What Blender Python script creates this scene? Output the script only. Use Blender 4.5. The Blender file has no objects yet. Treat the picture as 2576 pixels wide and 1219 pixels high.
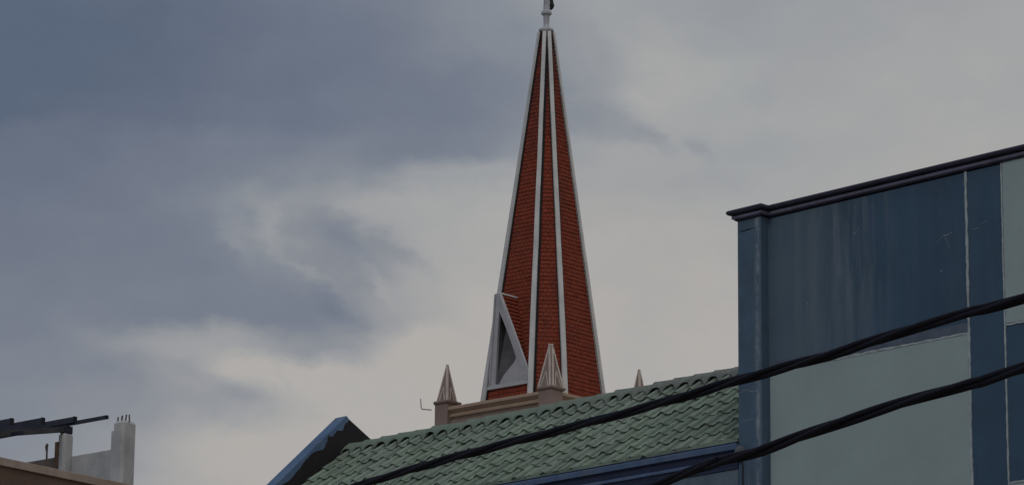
import bpy, bmesh, math, random
from mathutils import Vector, Matrix
random.seed(7)
S = bpy.context.scene
COL = S.collection
R = math.radians

# ---------------------------------------------------------------- camera
FPX, PITCH, ROLL = 9000.0, 14.4, 0.011        # focal length in px of a 2576 wide picture
CAM = Vector((0, 0, 1.6))
MC = Matrix.Rotation(R(90 + PITCH), 3, 'X') @ Matrix.Rotation(ROLL, 3, 'Z')
cd = bpy.data.cameras.new('camera'); cam = bpy.data.objects.new('camera', cd); COL.objects.link(cam)
cam.matrix_world = Matrix.Translation(CAM) @ MC.to_4x4()
cd.sensor_width = 36; cd.lens = 36 * FPX / 2576; cd.clip_start = .1; cd.clip_end = 5000
S.camera = cam
S.view_settings.view_transform = 'Standard'; S.view_settings.look = 'None'
S.view_settings.exposure = 0; S.view_settings.gamma = 1
S.cycles.max_bounces = 5

def ray(px, py): return MC @ Vector(((px - 1288) / FPX, -(py - 609.5) / FPX, -1))
def at(px, py, Y):
    r = ray(px, py); return CAM + r * (Y / r.y)
def z_at(x, y, py):
    k = (609.5 - py) / FPX; MT = MC.transposed()
    c0 = MT @ (Vector((x, y, 0)) - CAM); m = MT @ Vector((0, 0, 1))
    return -(c0.y + k * c0.z) / (m.y + k * m.z)

# ---------------------------------------------------------------- node helper
class NT:
    def __init__(s, tree): s.t = tree; s.n = tree.nodes; s.l = tree.links
    def add(s, typ, **kw):
        n = s.n.new(typ)
        for k, v in kw.items(): setattr(n, k, v)
        return n
    def put(s, sock, v):
        if isinstance(v, bpy.types.NodeSocket): s.l.new(v, sock)
        elif v is not None: sock.default_value = v
    def math(s, op, a, b=None, c=None, clamp=False):
        n = s.add('ShaderNodeMath', operation=op, use_clamp=clamp)
        s.put(n.inputs[0], a); s.put(n.inputs[1], b); s.put(n.inputs[2], c); return n.outputs[0]
    def vm(s, op, a, b=None):
        n = s.add('ShaderNodeVectorMath', operation=op); s.put(n.inputs[0], a); s.put(n.inputs[1], b)
        return n.outputs[1] if op == 'DISTANCE' else n.outputs[0]
    def comb(s, x, y, z):
        n = s.add('ShaderNodeCombineXYZ'); s.put(n.inputs[0], x); s.put(n.inputs[1], y); s.put(n.inputs[2], z); return n.outputs[0]
    def sep(s, v):
        n = s.add('ShaderNodeSeparateXYZ'); s.put(n.inputs[0], v); return n.outputs
    def noise(s, vec, scale, detail=4, rough=.55, out=0, dist=0):
        n = s.add('ShaderNodeTexNoise'); s.put(n.inputs['Vector'], vec)
        n.inputs['Scale'].default_value = scale; n.inputs['Detail'].default_value = detail
        n.inputs['Roughness'].default_value = rough; n.inputs['Distortion'].default_value = dist
        return n.outputs[out]
    def ramp(s, fac, stops, interp='LINEAR'):
        n = s.add('ShaderNodeValToRGB'); s.put(n.inputs[0], fac); e = n.color_ramp.elements
        n.color_ramp.interpolation = interp
        while len(e) > 1: e.remove(e[0])
        e[0].position, e[0].color = stops[0][0], (*stops[0][1], 1)
        for p, c in stops[1:]:
            q = e.new(p); q.color = (*c, 1)
        return n.outputs[0]
    def mrange(s, v, a, b, c=0., d=1., typ='LINEAR'):
        n = s.add('ShaderNodeMapRange', interpolation_type=typ); s.put(n.inputs[0], v)
        for i, x in zip((1, 2, 3, 4), (a, b, c, d)): s.put(n.inputs[i], x)
        return n.outputs[0]
    def mix(s, f, a, b, mode='MIX'):
        n = s.add('ShaderNodeMix', data_type='RGBA', blend_type=mode)
        s.put(n.inputs[0], f)
        for i, v in ((6, a), (7, b)):
            if isinstance(v, tuple) and len(v) == 3: v = (*v, 1)
            s.put(n.inputs[i], v)
        return n.outputs[2]

def lin(*c): return tuple(((x / 255 + .055) / 1.055) ** 2.4 if x / 255 > .04045 else x / 255 / 12.92 for x in c)

# ---------------------------------------------------------------- world: cloudy sky
SUN_EL, SUN_AZ = R(38), R(215)        # diffuse sun behind the clouds, behind the viewer on the left
W = bpy.data.worlds.new('World'); S.world = W; W.use_nodes = True
t = NT(W.node_tree); t.n.clear()
gen = t.add('ShaderNodeTexCoord').outputs['Generated']
sx, sy, sz = t.sep(gen)
az = t.math('ARCTAN2', sx, sy); el = t.math('ARCSINE', sz)
P0 = t.comb(az, el, 0.)
def azel(px, py):
    r = ray(px, py).normalized(); return math.atan2(r.x, r.y), math.asin(r.z)
wn = t.noise(P0, 16, 4, .55, out=1)
wn = t.vm('SUBTRACT', wn, (.5, .5, .5))
P1 = t.vm('ADD', P0, t.vm('MULTIPLY', wn, (.016, .010, 0)))
wn2 = t.vm('SUBTRACT', t.noise(t.vm('MULTIPLY', P0, (1., 1.5, 1)), 60, 4, .6, out=1), (.5, .5, .5))
P1 = t.vm('ADD', P1, t.vm('MULTIPLY', wn2, (.013, .010, 0)))
# brightness field of the cloud cover: coarse samples (srgb grey) laid out on azimuth / elevation
GX = [-100,150,350,500,620,740,860,980,1100,1250,1400,1520,1640,1760,1950,2200,2600]
GY = [-60,100,200,300,380,450,520,590,660,730,800,870,940,1020,1120,1260]
GV = [
 [ 97,101,105,109,112,116,119,123,130,140,150,156,156,154,156,158,160],
 [ 97,100,103,107,111,114,117,120,126,134,144,156,161,157,157,161,163],
 [ 98,100,104,108,112,114,116,118,122,130,139,152,165,162,161,164,164],
 [ 99,103,107,111,115,117,119,120,123,130,143,152,161,162,163,165,165],
 [103,106,110,115,118,121,124,125,128,139,152,160,162,161,162,165,165],
 [106,109,113,118,124,130,137,142,150,157,160,162,162,160,164,166,167],
 [109,111,114,123,140,148,152,160,165,167,167,167,166,166,167,168,168],
 [111,113,116,119,136,146,148,158,166,170,169,169,169,169,169,169,170],
 [113,115,117,119,124,136,142,154,165,171,171,170,170,170,170,170,171],
 [115,116,118,120,122,126,136,152,166,171,172,171,171,171,171,171,172],
 [117,118,120,122,123,124,136,154,167,173,173,172,172,172,172,172,172],
 [119,121,141,151,151,148,146,168,175,175,174,173,173,173,173,173,173],
 [122,125,137,155,170,173,172,176,176,175,174,173,173,173,173,173,173],
 [125,129,140,150,155,169,175,177,176,175,175,174,174,174,174,174,174],
 [128,132,149,164,171,175,177,177,176,175,175,175,175,175,175,175,175],
 [130,137,154,167,173,176,177,177,176,176,176,176,175,175,175,175,175]]
qx, qy, _q = t.sep(P1)
NX = len(GX); A0, A1 = azel(GX[0], 600)[0], azel(GX[-1], 600)[0]
fx_ = t.mrange(qx, A0, A1)
tot = None; pe = None
GV = [[v + 5 if GY[j] >= 380 and GX[i] <= 860 and v < 136 else v for i, v in enumerate(row)] for j, row in enumerate(GV)]
G2 = []
for j, row in enumerate(GV):
    G2.append([v + .35 * (v - (GV[max(j - 1, 0)][i] + GV[min(j + 1, len(GV) - 1)][i]) / 2) for i, v in enumerate(row)])
for y, row in zip(GY, G2):
    st = []
    for i, x in enumerate(GX):
        nb = [row[p] for p in (i - 1, i + 1) if 0 <= p < NX]
        v = (row[i] + .6 * (row[i] - sum(nb) / len(nb))) / 255
        st.append(((azel(x, 600)[0] - A0) / (A1 - A0), (v, v, v)))
    r = t.ramp(fx_, st, 'B_SPLINE'); e = azel(1288, y)[1]
    tot = r if tot is None else t.mix(t.mrange(qy, pe, e, 0., 1., 'SMOOTHSTEP'), tot, r)
    pe = e
tot = t.math('SUBTRACT', t.math('MULTIPLY', t.sep(tot)[0], 2.55), 1.5)
# separate wisps: (x0, y0, x1, y1, half width, strength), dark negative
WISPS = [(730,525,890,600,42,-.22), (850,560,1000,640,34,-.20), (960,620,1100,700,20,-.14), (850,640,1010,700,22,-.13), (900,690,960,740,16,-.06),
 (800,730,925,835,26,-.17), (700,720,860,800,30,-.07), (440,905,560,950,22,-.12), (520,950,660,1010,22,-.10), (690,915,740,960,14,-.08),
 (1440,285,1560,305,30,-.10), (1550,300,1690,370,22,-.16), (1590,290,1650,330,14,-.08), (1735,345,1795,395,20,-.15), (1500,60,1530,160,22,-.07), (1560,230,1660,270,24,.05),
 (545,525,640,640,20,.09), (640,500,700,640,28,.09), (690,620,860,720,16,.10), (900,650,1000,760,14,.08), (1560,110,1780,170,26,.05), (1700,210,1900,150,40,.03), (1040,20,1240,110,60,.04),
 (800,480,1250,430,30,.06), (1250,190,1440,300,50,-.05), (1150,360,1330,400,30,-.05)]
wn3 = t.vm('SUBTRACT', t.noise(t.vm('MULTIPLY', P0, (1., 1.3, 1)), 130, 4, .65, out=1), (.5, .5, .5))
P3 = t.vm('ADD', t.vm('ADD', P0, t.vm('MULTIPLY', wn, (.010, .008, 0))), t.vm('ADD', t.vm('MULTIPLY', wn2, (.012, .010, 0)), t.vm('MULTIPLY', wn3, (.006, .005, 0))))
for x0, y0, x1, y1, hw_, am in WISPS:
    a, b = azel(x0, y0), azel(x1, y1); mp = t.add('ShaderNodeMapping', vector_type='TEXTURE')
    t.put(mp.inputs['Vector'], P3); mp.inputs['Location'].default_value = ((a[0] + b[0]) / 2, (a[1] + b[1]) / 2, 0)
    mp.inputs['Rotation'].default_value = (0, 0, math.atan2(b[1] - a[1], b[0] - a[0]))
    ln = math.hypot(a[0] - b[0], a[1] - b[1]); mp.inputs['Scale'].default_value = (ln * .5 + 1.4 * hw_ / FPX, 1.75 * hw_ / FPX, 1)
    d = t.add('ShaderNodeVectorMath', operation='LENGTH'); t.put(d.inputs[0], mp.outputs[0])
    tot = t.math('ADD', tot, t.mrange(d.outputs['Value'], 1.15, .1, 0., am * (.66 if am < 0 else 1.), 'SMOOTHSTEP'))
fine = t.math('SUBTRACT', t.noise(t.vm('MULTIPLY', P1, (1, 1.6, 1)), 42, 5, .55), .5)
fine2 = t.math('SUBTRACT', t.noise(t.vm('MULTIPLY', P1, (1, 1.3, 1)), 9, 3, .5), .5)
grey = t.math('ADD', t.math('ADD', tot, t.math('MULTIPLY', fine, .13)), t.math('MULTIPLY', fine2, .07))
grey = t.math('ADD', t.math('MULTIPLY', grey, 1.0), .5)      # 0.5 = srgb grey 150
def gp(v): return (v - 150) / 100 + .5
cloud = t.ramp(grey, [(max(0, gp(100)), lin(92, 103, 121)), (gp(112), lin(106, 114, 130)), (gp(125), lin(121, 127, 140)),
                      (gp(140), lin(138, 142, 149)), (gp(155), lin(155, 156, 159)), (gp(165), lin(166, 165, 164)), (gp(175), lin(177, 173, 169))])
cool = t.mrange(el, azel(1288, 900)[1], azel(1288, 250)[1], 0., 1., 'SMOOTHSTEP')
hue = t.math('MULTIPLY', t.math('SUBTRACT', t.noise(P1, 22, 3, .5), .5), .07)
cloud = t.mix(cool, cloud, (.975, 1.0, 1.015), 'MULTIPLY')
cloud = t.mix(1., cloud, t.comb(t.math('ADD', 1., hue), 1., t.math('SUBTRACT', 1., t.math('MULTIPLY', hue, .4))), 'MULTIPLY')
# overcast skies brighten towards the zenith and towards the hidden sun
up = t.mrange(sz, .45, 1., 1., 2.25, 'SMOOTHSTEP')
back = t.mrange(sy, .3, -.7, 1., 1.45, 'SMOOTHSTEP')
cstr = t.math('MULTIPLY', up, back)
sky = t.add('ShaderNodeTexSky', sky_type='NISHITA', sun_disc=False, sun_elevation=SUN_EL, sun_rotation=SUN_AZ)
b1 = t.add('ShaderNodeBackground'); t.put(b1.inputs[0], sky.outputs[0]); b1.inputs[1].default_value = .05
b2 = t.add('ShaderNodeBackground'); t.put(b2.inputs[0], cloud); t.put(b2.inputs[1], cstr)
ms = t.add('ShaderNodeMixShader'); ms.inputs[0].default_value = .97
t.l.new(b1.outputs[0], ms.inputs[1]); t.l.new(b2.outputs[0], ms.inputs[2])
t.l.new(ms.outputs[0], t.add('ShaderNodeOutputWorld').inputs[0])

sl = bpy.data.lights.new('sun', 'SUN'); sl.energy = .5; sl.angle = R(25); sl.color = (1, .95, .88)
so = bpy.data.objects.new('sun', sl); COL.objects.link(so)
sd = Vector((math.sin(SUN_AZ) * math.cos(SUN_EL), math.cos(SUN_AZ) * math.cos(SUN_EL), math.sin(SUN_EL)))
so.rotation_euler = sd.to_track_quat('Z', 'Y').to_euler()

# ---------------------------------------------------------------- materials
def mat(name, col, var=.12, scale=3., rough=.85, bump=.25, bscale=25., streak=0., stain=None, stain_amt=0., stain_scale=1.5, spec=.3, metal=0., extra=None):
    m = bpy.data.materials.new(name); m.use_nodes = True; n = NT(m.node_tree)
    bs = m.node_tree.nodes['Principled BSDF']
    co = n.add('ShaderNodeTexCoord').outputs['Object']
    a = n.noise(co, scale, 6, .6)
    dark = tuple(c * (1 - var * 1.6) for c in col); lite = tuple(min(1, c * (1 + var * 1.6)) for c in col)
    c = n.ramp(a, [(.25, dark), (.5, col), (.75, lite)])
    if streak:
        st = n.noise(n.vm('MULTIPLY', co, (1, 1, .06)), 7, 5, .6)
        c = n.mix(n.mrange(st, .45, .75, 0., streak), c, tuple(x * .45 for x in col))
    if stain:
        sn = n.noise(co, stain_scale, 7, .65, dist=.4)
        c = n.mix(n.mrange(sn, .5, .68, 0., stain_amt), c, stain)
    if extra: c = extra(n, co, c)
    n.put(bs.inputs['Base Color'], c)
    bs.inputs['Roughness'].default_value = rough; bs.inputs['Metallic'].default_value = metal
    bs.inputs['Specular IOR Level'].default_value = spec
    if bump:
        bn = n.add('ShaderNodeBump'); bn.inputs['Strength'].default_value = bump; bn.inputs['Distance'].default_value = .02
        n.put(bn.inputs['Height'], n.noise(co, bscale, 6, .6)); n.put(bs.inputs['Normal'], bn.outputs[0])
    return m

# ---------------------------------------------------------------- mesh helpers
class MB:
    def __init__(s): s.v = []; s.f = []; s.uv = {}
    def vert(s, p): s.v.append(tuple(p)); return len(s.v) - 1
    def face(s, pts, uv=None):
        i = [s.vert(p) for p in pts]; s.f.append(tuple(i))
        if uv: s.uv[len(s.f) - 1] = uv
    def box(s, x0, x1, y0, y1, z0, z1):
        p = [s.vert((x, y, z)) for z in (z0, z1) for x, y in ((x0, y0), (x1, y0), (x1, y1), (x0, y1))]
        for f in ((3, 2, 1, 0), (4, 5, 6, 7), (0, 1, 5, 4), (1, 2, 6, 5), (2, 3, 7, 6), (3, 0, 4, 7)): s.f.append(tuple(p[k] for k in f))
    def grid(s, rows):
        ids = [[s.vert(p) for p in r] for r in rows]
        for a, b in zip(ids, ids[1:]):
            for k in range(len(a) - 1): s.f.append((a[k], a[k + 1], b[k + 1], b[k]))
        return ids
    def prism(s, poly, ext):                       # planar polygon of 3D points extruded by vector ext
        ext = Vector(ext); a = [s.vert(p) for p in poly]; b = [s.vert(Vector(p) + ext) for p in poly]
        s.f.append(tuple(a)); s.f.append(tuple(reversed(b))); n = len(a)
        for k in range(n): s.f.append((a[k], b[k], b[(k + 1) % n], a[(k + 1) % n]))
    def tube(s, pts, r, seg=10, caps=True, rr=None):
        pts = [Vector(p) for p in pts]; rows = []; n = len(pts)
        d = (pts[1] - pts[0]).normalized(); x = d.orthogonal().normalized()
        for i, p in enumerate(pts):
            d = (pts[min(i + 1, n - 1)] - pts[max(i - 1, 0)]).normalized()
            x = (x - d * x.dot(d)).normalized(); y = d.cross(x); q = rr[i] if rr else r
            rows.append([s.vert(p + (x * math.cos(a) + y * math.sin(a)) * q) for a in [2 * math.pi * k / seg for k in range(seg)]])
        for a, b in zip(rows, rows[1:]):
            for k in range(seg): s.f.append((a[k], a[(k + 1) % seg], b[(k + 1) % seg], b[k]))
        if caps: s.f.append(tuple(reversed(rows[0]))); s.f.append(tuple(rows[-1]))
    def bar(s, a, b, w, h, up=(0, 0, 1)):           # rectangular bar a->b, w sideways, h along up
        a, b, up = Vector(a), Vector(b), Vector(up); d = (b - a).normalized(); sd = d.cross(up).normalized(); u = sd.cross(d)
        q = [sd * (-w / 2) - u * (h / 2), sd * (w / 2) - u * (h / 2), sd * (w / 2) + u * (h / 2), sd * (-w / 2) + u * (h / 2)]
        A = [s.vert(a + k) for k in q]; B = [s.vert(b + k) for k in q]
        s.f.append(tuple(reversed(A))); s.f.append(tuple(B))
        for k in range(4): s.f.append((A[k], A[(k + 1) % 4], B[(k + 1) % 4], B[k]))
    def sweep(s, path, prof, closed_prof=True):     # plan path [(x,y)], profile [(out,z)]; out = right-hand side of path
        n = len(path); rows = []
        for i, p in enumerate(path):
            p = Vector(p); di = (Vector(path[i]) - Vector(path[i - 1])).normalized() if i else (Vector(path[1]) - p).normalized()
            dj = (Vector(path[i + 1]) - p).normalized() if i < n - 1 else di
            n1 = Vector((di.y, -di.x)); n2 = Vector((dj.y, -dj.x)); m = (n1 + n2); m = m / (m.dot(n1))
            rows.append([s.vert((p.x + m.x * o, p.y + m.y * o, z)) for o, z in prof])
        k = len(prof)
        for a, b in zip(rows, rows[1:]):
            for j in range(k if closed_prof else k - 1): s.f.append((a[j], a[(j + 1) % k], b[(j + 1) % k], b[j]))
        s.f.append(tuple(rows[0])); s.f.append(tuple(reversed(rows[-1])))
    def build(s, name, m, parent=None, smooth=False, bevel=0, segs=2, recalc=True):
        me = bpy.data.meshes.new(name); me.from_pydata(s.v, [], s.f)
        if s.uv:
            ul = me.uv_layers.new(name='UVMap')
            for p in me.polygons:
                uv = s.uv.get(p.index)
                if uv:
                    for li, c in zip(p.loop_indices, uv): ul.data[li].uv = c
        if recalc:
            bm = bmesh.new(); bm.from_mesh(me); bmesh.ops.recalc_face_normals(bm, faces=bm.faces); bm.to_mesh(me); bm.free()
        me.materials.append(m); o = bpy.data.objects.new(name, me); COL.objects.link(o)
        if parent: o.parent = parent
        if smooth:
            for p in me.polygons: p.use_smooth = True
        if bevel:
            b = o.modifiers.new('bevel', 'BEVEL'); b.width = bevel; b.segments = segs; b.limit_method = 'ANGLE'; b.angle_limit = R(30)
        return o
def tag(o, label=None, cat=None, group=None, kind=None):
    for k, v in (('label', label), ('category', cat), ('group', group), ('kind', kind)):
        if v: o[k] = v
    return o
class Frame:
    """a building's own axes: x along its street front (to the right and nearer), y into the building"""
    def __init__(s, name, x, y, deg, label, cat, group=None):
        s.o = bpy.data.objects.new(name, None); COL.objects.link(s.o); s.o.location = (x, y, 0); s.o.rotation_euler = (0, 0, -R(deg))
        tag(s.o, label, cat, group); s.M = Matrix.Translation((x, y, 0)) @ Matrix.Rotation(-R(deg), 4, 'Z'); s.I = s.M.inverted()
        s.c = s.I @ CAM
    def w(s, p): return s.M @ Vector(p)
    def hit(s, px, py, q, n):                        # pixel ray meets local plane
        d = s.I.to_3x3() @ ray(px, py); q, n = Vector(q), Vector(n)
        return s.c + d * ((q - s.c).dot(n) / d.dot(n))
    def yp(s, px, py, y): return s.hit(px, py, (0, y, 0), (0, 1, 0))
    def xp(s, px, py, x): return s.hit(px, py, (x, 0, 0), (1, 0, 0))
    def z(s, x, y, py): q = s.M @ Vector((x, y, 0)); return z_at(q.x, q.y, py)

# ---------------------------------------------------------------- ground
g = MB(); g.face([(-2500, -2500, 0), (2500, -2500, 0), (2500, 2500, 0), (-2500, 2500, 0)])
tag(g.build('ground', mat('ground_dirt', (.16, .14, .12), scale=.3)), kind='structure')
ro = MB(); a, b = R(-46), 0
u2 = Vector((math.cos(a), math.sin(a), 0)); v2 = Vector((-math.sin(a), math.cos(a), 0)); c0 = Vector((0, 0, .004)) + v2 * 2
ro.face([c0 - u2 * 200 - v2 * 5, c0 + u2 * 200 - v2 * 5, c0 + u2 * 200 + v2 * 5, c0 - u2 * 200 + v2 * 5])
tag(ro.build('road', mat('asphalt', (.05, .05, .05), scale=2)), kind='structure')

# ================================================================= BLUE BUILDING (right)
G0 = at(1858, 1109, 50.0)                              # where the green roof's eave meets the blue corner
BL = Frame('blue_building', G0.x, G0.y, 46, 'tall blue painted building at the right with dark moulded cornice and pale grey wall panels', 'building')
pw = BL.yp(1913.4, 540.5, 0).x
pp = max(.1, min(.3, BL.xp(1932, 545, pw).y))
zc = (BL.yp(1855, 555.5, 0).z + BL.yp(1913.4, 540.5, 0).z + BL.yp(2530, 408, pp).z) / 3
print('pilaster', pw, pp, 'cornice z', BL.yp(1855, 555.5, 0).z, BL.yp(1913.4, 540.5, 0).z, BL.yp(1935, 543, pp).z, BL.yp(2530, 408, pp).z)
XR = 14.0
def streaks(n, co, c):
    x, y, z = n.sep(co)
    reg = n.mrange(x, .5, 1.0, 0., 1., 'SMOOTHSTEP'); reg = n.math('MULTIPLY', reg, n.mrange(x, 1.5, 3.1, 1., .12, 'SMOOTHSTEP'))
    st = n.noise(n.comb(x, 0., n.math('MULTIPLY', z, .10)), 4.2, 5, .62)
    st2 = n.noise(n.comb(x, 0., n.math('MULTIPLY', z, .22)), 15, 4, .6)
    s_ = n.math('ADD', n.math('MULTIPLY', n.mrange(st, .42, .66, 0., 1., 'SMOOTHSTEP'), .85), n.math('MULTIPLY', n.mrange(st2, .5, .7, 0., 1.), .25))
    f = n.math('MULTIPLY', s_, reg)
    f = n.math('MULTIPLY', f, n.mrange(z, zc - 2.9, zc - .8, .35, .95, 'SMOOTHSTEP'), clamp=True)
    c = n.mix(f, c, (.145, .180, .21))
    broad = n.math('MULTIPLY', n.mrange(x, .9, 2.4, 1., 0., 'SMOOTHSTEP'), n.mrange(n.noise(co, 1.1, 4, .6), .3, .7, .55, .95))
    c = n.mix(broad, c, (.092, .130, .160))
    spots = n.mrange(n.noise(co, 2.2, 8, .75), .70, .76, 0., .5)
    return n.mix(spots, c, (.2, .23, .26))
def pil_streaks(n, co, c):
    x, y, z = n.sep(co)
    e = n.mrange(n.math('ABSOLUTE', n.math('SUBTRACT', x, pw * .84)), .0, .08, 1., 0., 'SMOOTHSTEP')  # paler broken band down one side of the pilaster front
    k = n.math('MULTIPLY', e, n.mrange(n.noise(n.vm('MULTIPLY', co, (1, 1, .45)), 4.5, 7, .75), .42, .62, .05, .9))
    c = n.mix(k, c, (.27, .31, .34))
    w2 = n.mrange(n.noise(n.vm('MULTIPLY', co, (1, 1, .5)), 9, 7, .72), .60, .72, 0., .5)
    return n.mix(w2, c, (.22, .26, .3))
BLUE = (.040, .078, .122)
m_blue = mat('blue_wall_paint', BLUE, .1, 1.2, .7, .12, 40, extra=streaks)
m_bluep = mat('blue_pilaster_paint', (.064, .105, .15), .12, 2.5, .75, .2, 30, extra=pil_streaks)
m_pale = mat('pale_grey_paint', (.286, .354, .350), .045, 1.4, .8, .12, 60)
m_trim = mat('pale_trim', (.33, .37, .37), .2, 8, .85, .3, 30)
m_corn = mat('cornice_dark', (.030, .027, .045), .25, 5, .55, .15, 20)
m_strip = mat('grey_blue_strip', (.085, .11, .145), .15, 3, .8, .1)
b = MB(); b.box(0.02, XR, pp, 9, 0, zc - .02); wall = b.build('wall', m_blue, BL.o)
b = MB(); b.box(0, pw, 0, pp + .01, 0, zc - .004); b.box(0, .03, pp + .01, 9, 0, zc - .004)
pil = b.build('corner_pilaster', m_bluep, BL.o, bevel=.006)
# cornice: round nosing over a bed mould, wraps the pilaster and runs along the wall
prof = [(-.02, 0), (.012, 0), (.012, .012), (.05, .02), (.062, .035), (.062, .062), (.05, .074), (.10, .082)]
prof = prof[:7] + [(-.02, .074)]
prof_t = [(-.02, .078), (.08, .078)]
prof_t += [(.082 + .037 * math.sin(q), .116 - .037 * math.cos(q)) for q in [math.pi * k / 8 for k in range(9)]] + [(-.02, .156)]
prof = [(-.02, .016), (.045, .016), (.058, .026), (.062, .045), (.060, .062), (.045, .074), (-.02, .074)]
path = [(0, 9), (0, 0), (pw, 0), (pw, pp), (XR, pp)]
b = MB(); b.sweep(path, [(o, z + zc) for o, z in prof_t]); cn = b.build('cornice', m_corn, BL.o)
b = MB(); b.sweep(path, [(o, z + zc) for o, z in ((-.02, 0), (.028, 0), (.028, .014), (-.02, .014))]); b.build('cornice_fillet', m_corn, BL.o)
b = MB(); b.sweep(path, [(o, z + zc) for o, z in prof]); b.build('bed_moulding', mat('bed_mould_purple', (.135, .135, .19), .2, 5, .6, .15, 20), BL.o)
b = MB(); b.box(.03, XR - .02, pp + .05, 9, zc, zc + .10); b.build('roof', m_corn, BL.o)
def fx(px, py=800): return BL.yp(px, py, pp).x
x1, x2, x3, x4 = fx(1937), fx(2434.5), fx(2440), fx(2526)
x5 = fx(2530.5)
zb = (BL.yp(2300, 858, pp).z + BL.yp(2438, 837, pp).z) / 2
zr = BL.yp(2540, 815, pp).z; zr2 = BL.yp(2545, 1213, pp).z
print('panels', x1, x2, x3, x4, 'zc', zc, 'band', BL.yp(2241, 871, pp).z, BL.yp(2300, 858, pp).z, BL.yp(2438, 837, pp).z, zr, zr2)
def slab(x0, x1, z0, z1, pr, m, name='wall_panel', lab=None):
    b = MB(); b.box(x0, x1, pp - pr, pp + .01, z0, z1); o = b.build(name, m, BL.o)
    if lab: o['label'] = lab
    return o
slab(x1, x2 - .002, 0, zb - .03, .006, m_pale, lab='large pale grey panel below the dark blue wall')
slab(x1 + .0, x2 - .002, zb + .004, zb + .13, .010, m_strip, lab='narrow grey blue strip above the pale panel')
slab(x5 + .002, XR - 2, zr + .02, zc - .003, .006, m_pale, lab='pale panel under the cornice at the right')
slab(x5 + .002, XR - 2, 0, zr2 - .02, .006, m_pale)
def trim(pts, w, name='plaster_trim', pr=.012):
    """rough-edged thin strip on the wall; pts in wall (x,z)"""
    b = MB(); n = 40; A = []; B_ = []
    (xa, za), (xb, zb_) = pts; d = Vector((xb - xa, zb_ - za)); L = d.length; d /= L; nn = Vector((-d.y, d.x))
    n = max(6, int(L / .06))
    for i in range(n + 1):
        p = Vector((xa, za)) + d * L * i / n; wa = w * (.5 + random.uniform(-.22, .18)); wb = w * (.5 + random.uniform(-.22, .18))
        A.append(p + nn * wa); B_.append(p - nn * wb)
    for yy in (0,):
        b.grid([[(p.x, pp - pr, p.y) for p in A], [(p.x, pp - pr, p.y) for p in B_]])
        b.grid([[(p.x, pp - pr, p.y) for p in A], [(p.x, pp + .002, p.y) for p in A]])
        b.grid([[(p.x, pp - pr, p.y) for p in B_], [(p.x, pp + .002, p.y) for p in B_]])
    return b.build(name, m_trim, BL.o)
xm = (x2 + x3) / 2; xn = (x4 + x5) / 2
trim([(xm, 0), (xm, zc - .01)], x3 - x2); trim([(xn, 0), (xn, zc - .01)], (x5 - x4) * .8)
trim([(x1 + .02, zb - .013), (x2 - .005, zb - .013)], .03); trim([(x5 + .01, zr), (XR - 2, zr)], .028); trim([(x5 + .01, zr2), (XR - 2, zr2)], .028)
# hairline plaster cracks
def crack(pl, w=.006, fr=None, m=None):
    cr = MB()
    q = [BL.yp(px, py, (fr if fr is not None else pp)) for px, py in pl]; y = (fr if fr is not None else pp) - .003
    out = []
    for a_, b_ in zip(q, q[1:]):
        for k in range(5):
            f = k / 5; out.append(Vector((a_.x + (b_.x - a_.x) * f + random.uniform(-.008, .008), y, a_.z + (b_.z - a_.z) * f + random.uniform(-.008, .008))))
    out.append(Vector((q[-1].x, y, q[-1].z)))
    n = len(out)
    ww = [w * (.3 + .9 * math.sin(math.pi * (i + .3) / (n + .3))) for i in range(n)]
    cr.grid([[p + Vector((k * .5, 0, k)) for p, k in zip(out, ww)], [p - Vector((k * .5, 0, k)) for p, k in zip(out, ww)]])
    cr.build('plaster_crack', m or m_ckl, BL.o)
m_ckl = mat('crack_light', (.2, .23, .25), .3, 20, .9, 0); m_ckd = mat('crack_dark', (.012, .015, .018), .3, 20, .9, 0); m_ckp = mat('crack_pale', (.15, .19, .22), .3, 20, .9, 0)
crack([(2356, 612), (2375, 592), (2395, 585)], .005); crack([(2375, 592), (2385, 610), (2392, 628)], .003)
crack([(2443, 577), (2462, 574), (2470, 562), (2484, 555)], .004); crack([(2364, 684), (2372, 679)], .007)
crack([(2146, 590), (2155, 583), (2162, 570)], .005); crack([(2028, 758), (2034, 766)], .006)
crack([(1858, 584), (1878, 578), (1892, 573)], .008, 0, m_ckd); crack([(1892, 573), (1912, 569)], .002, 0, m_ckd)
crack([(1866, 980), (1885, 981), (1908, 986)], .008, 0, m_ckp); crack([(1863, 1060), (1880, 1056), (1906, 1051)], .005, 0, m_ckp); crack([(1858, 986), (1880, 984)], .004, 0, m_ckp)
crack([(1883, 1140), (1884, 1219), (1884, 1260)], .012, 0, m_ckp)  # pale edge of the pilaster's vertical seam, drawn as a crack strip

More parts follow.
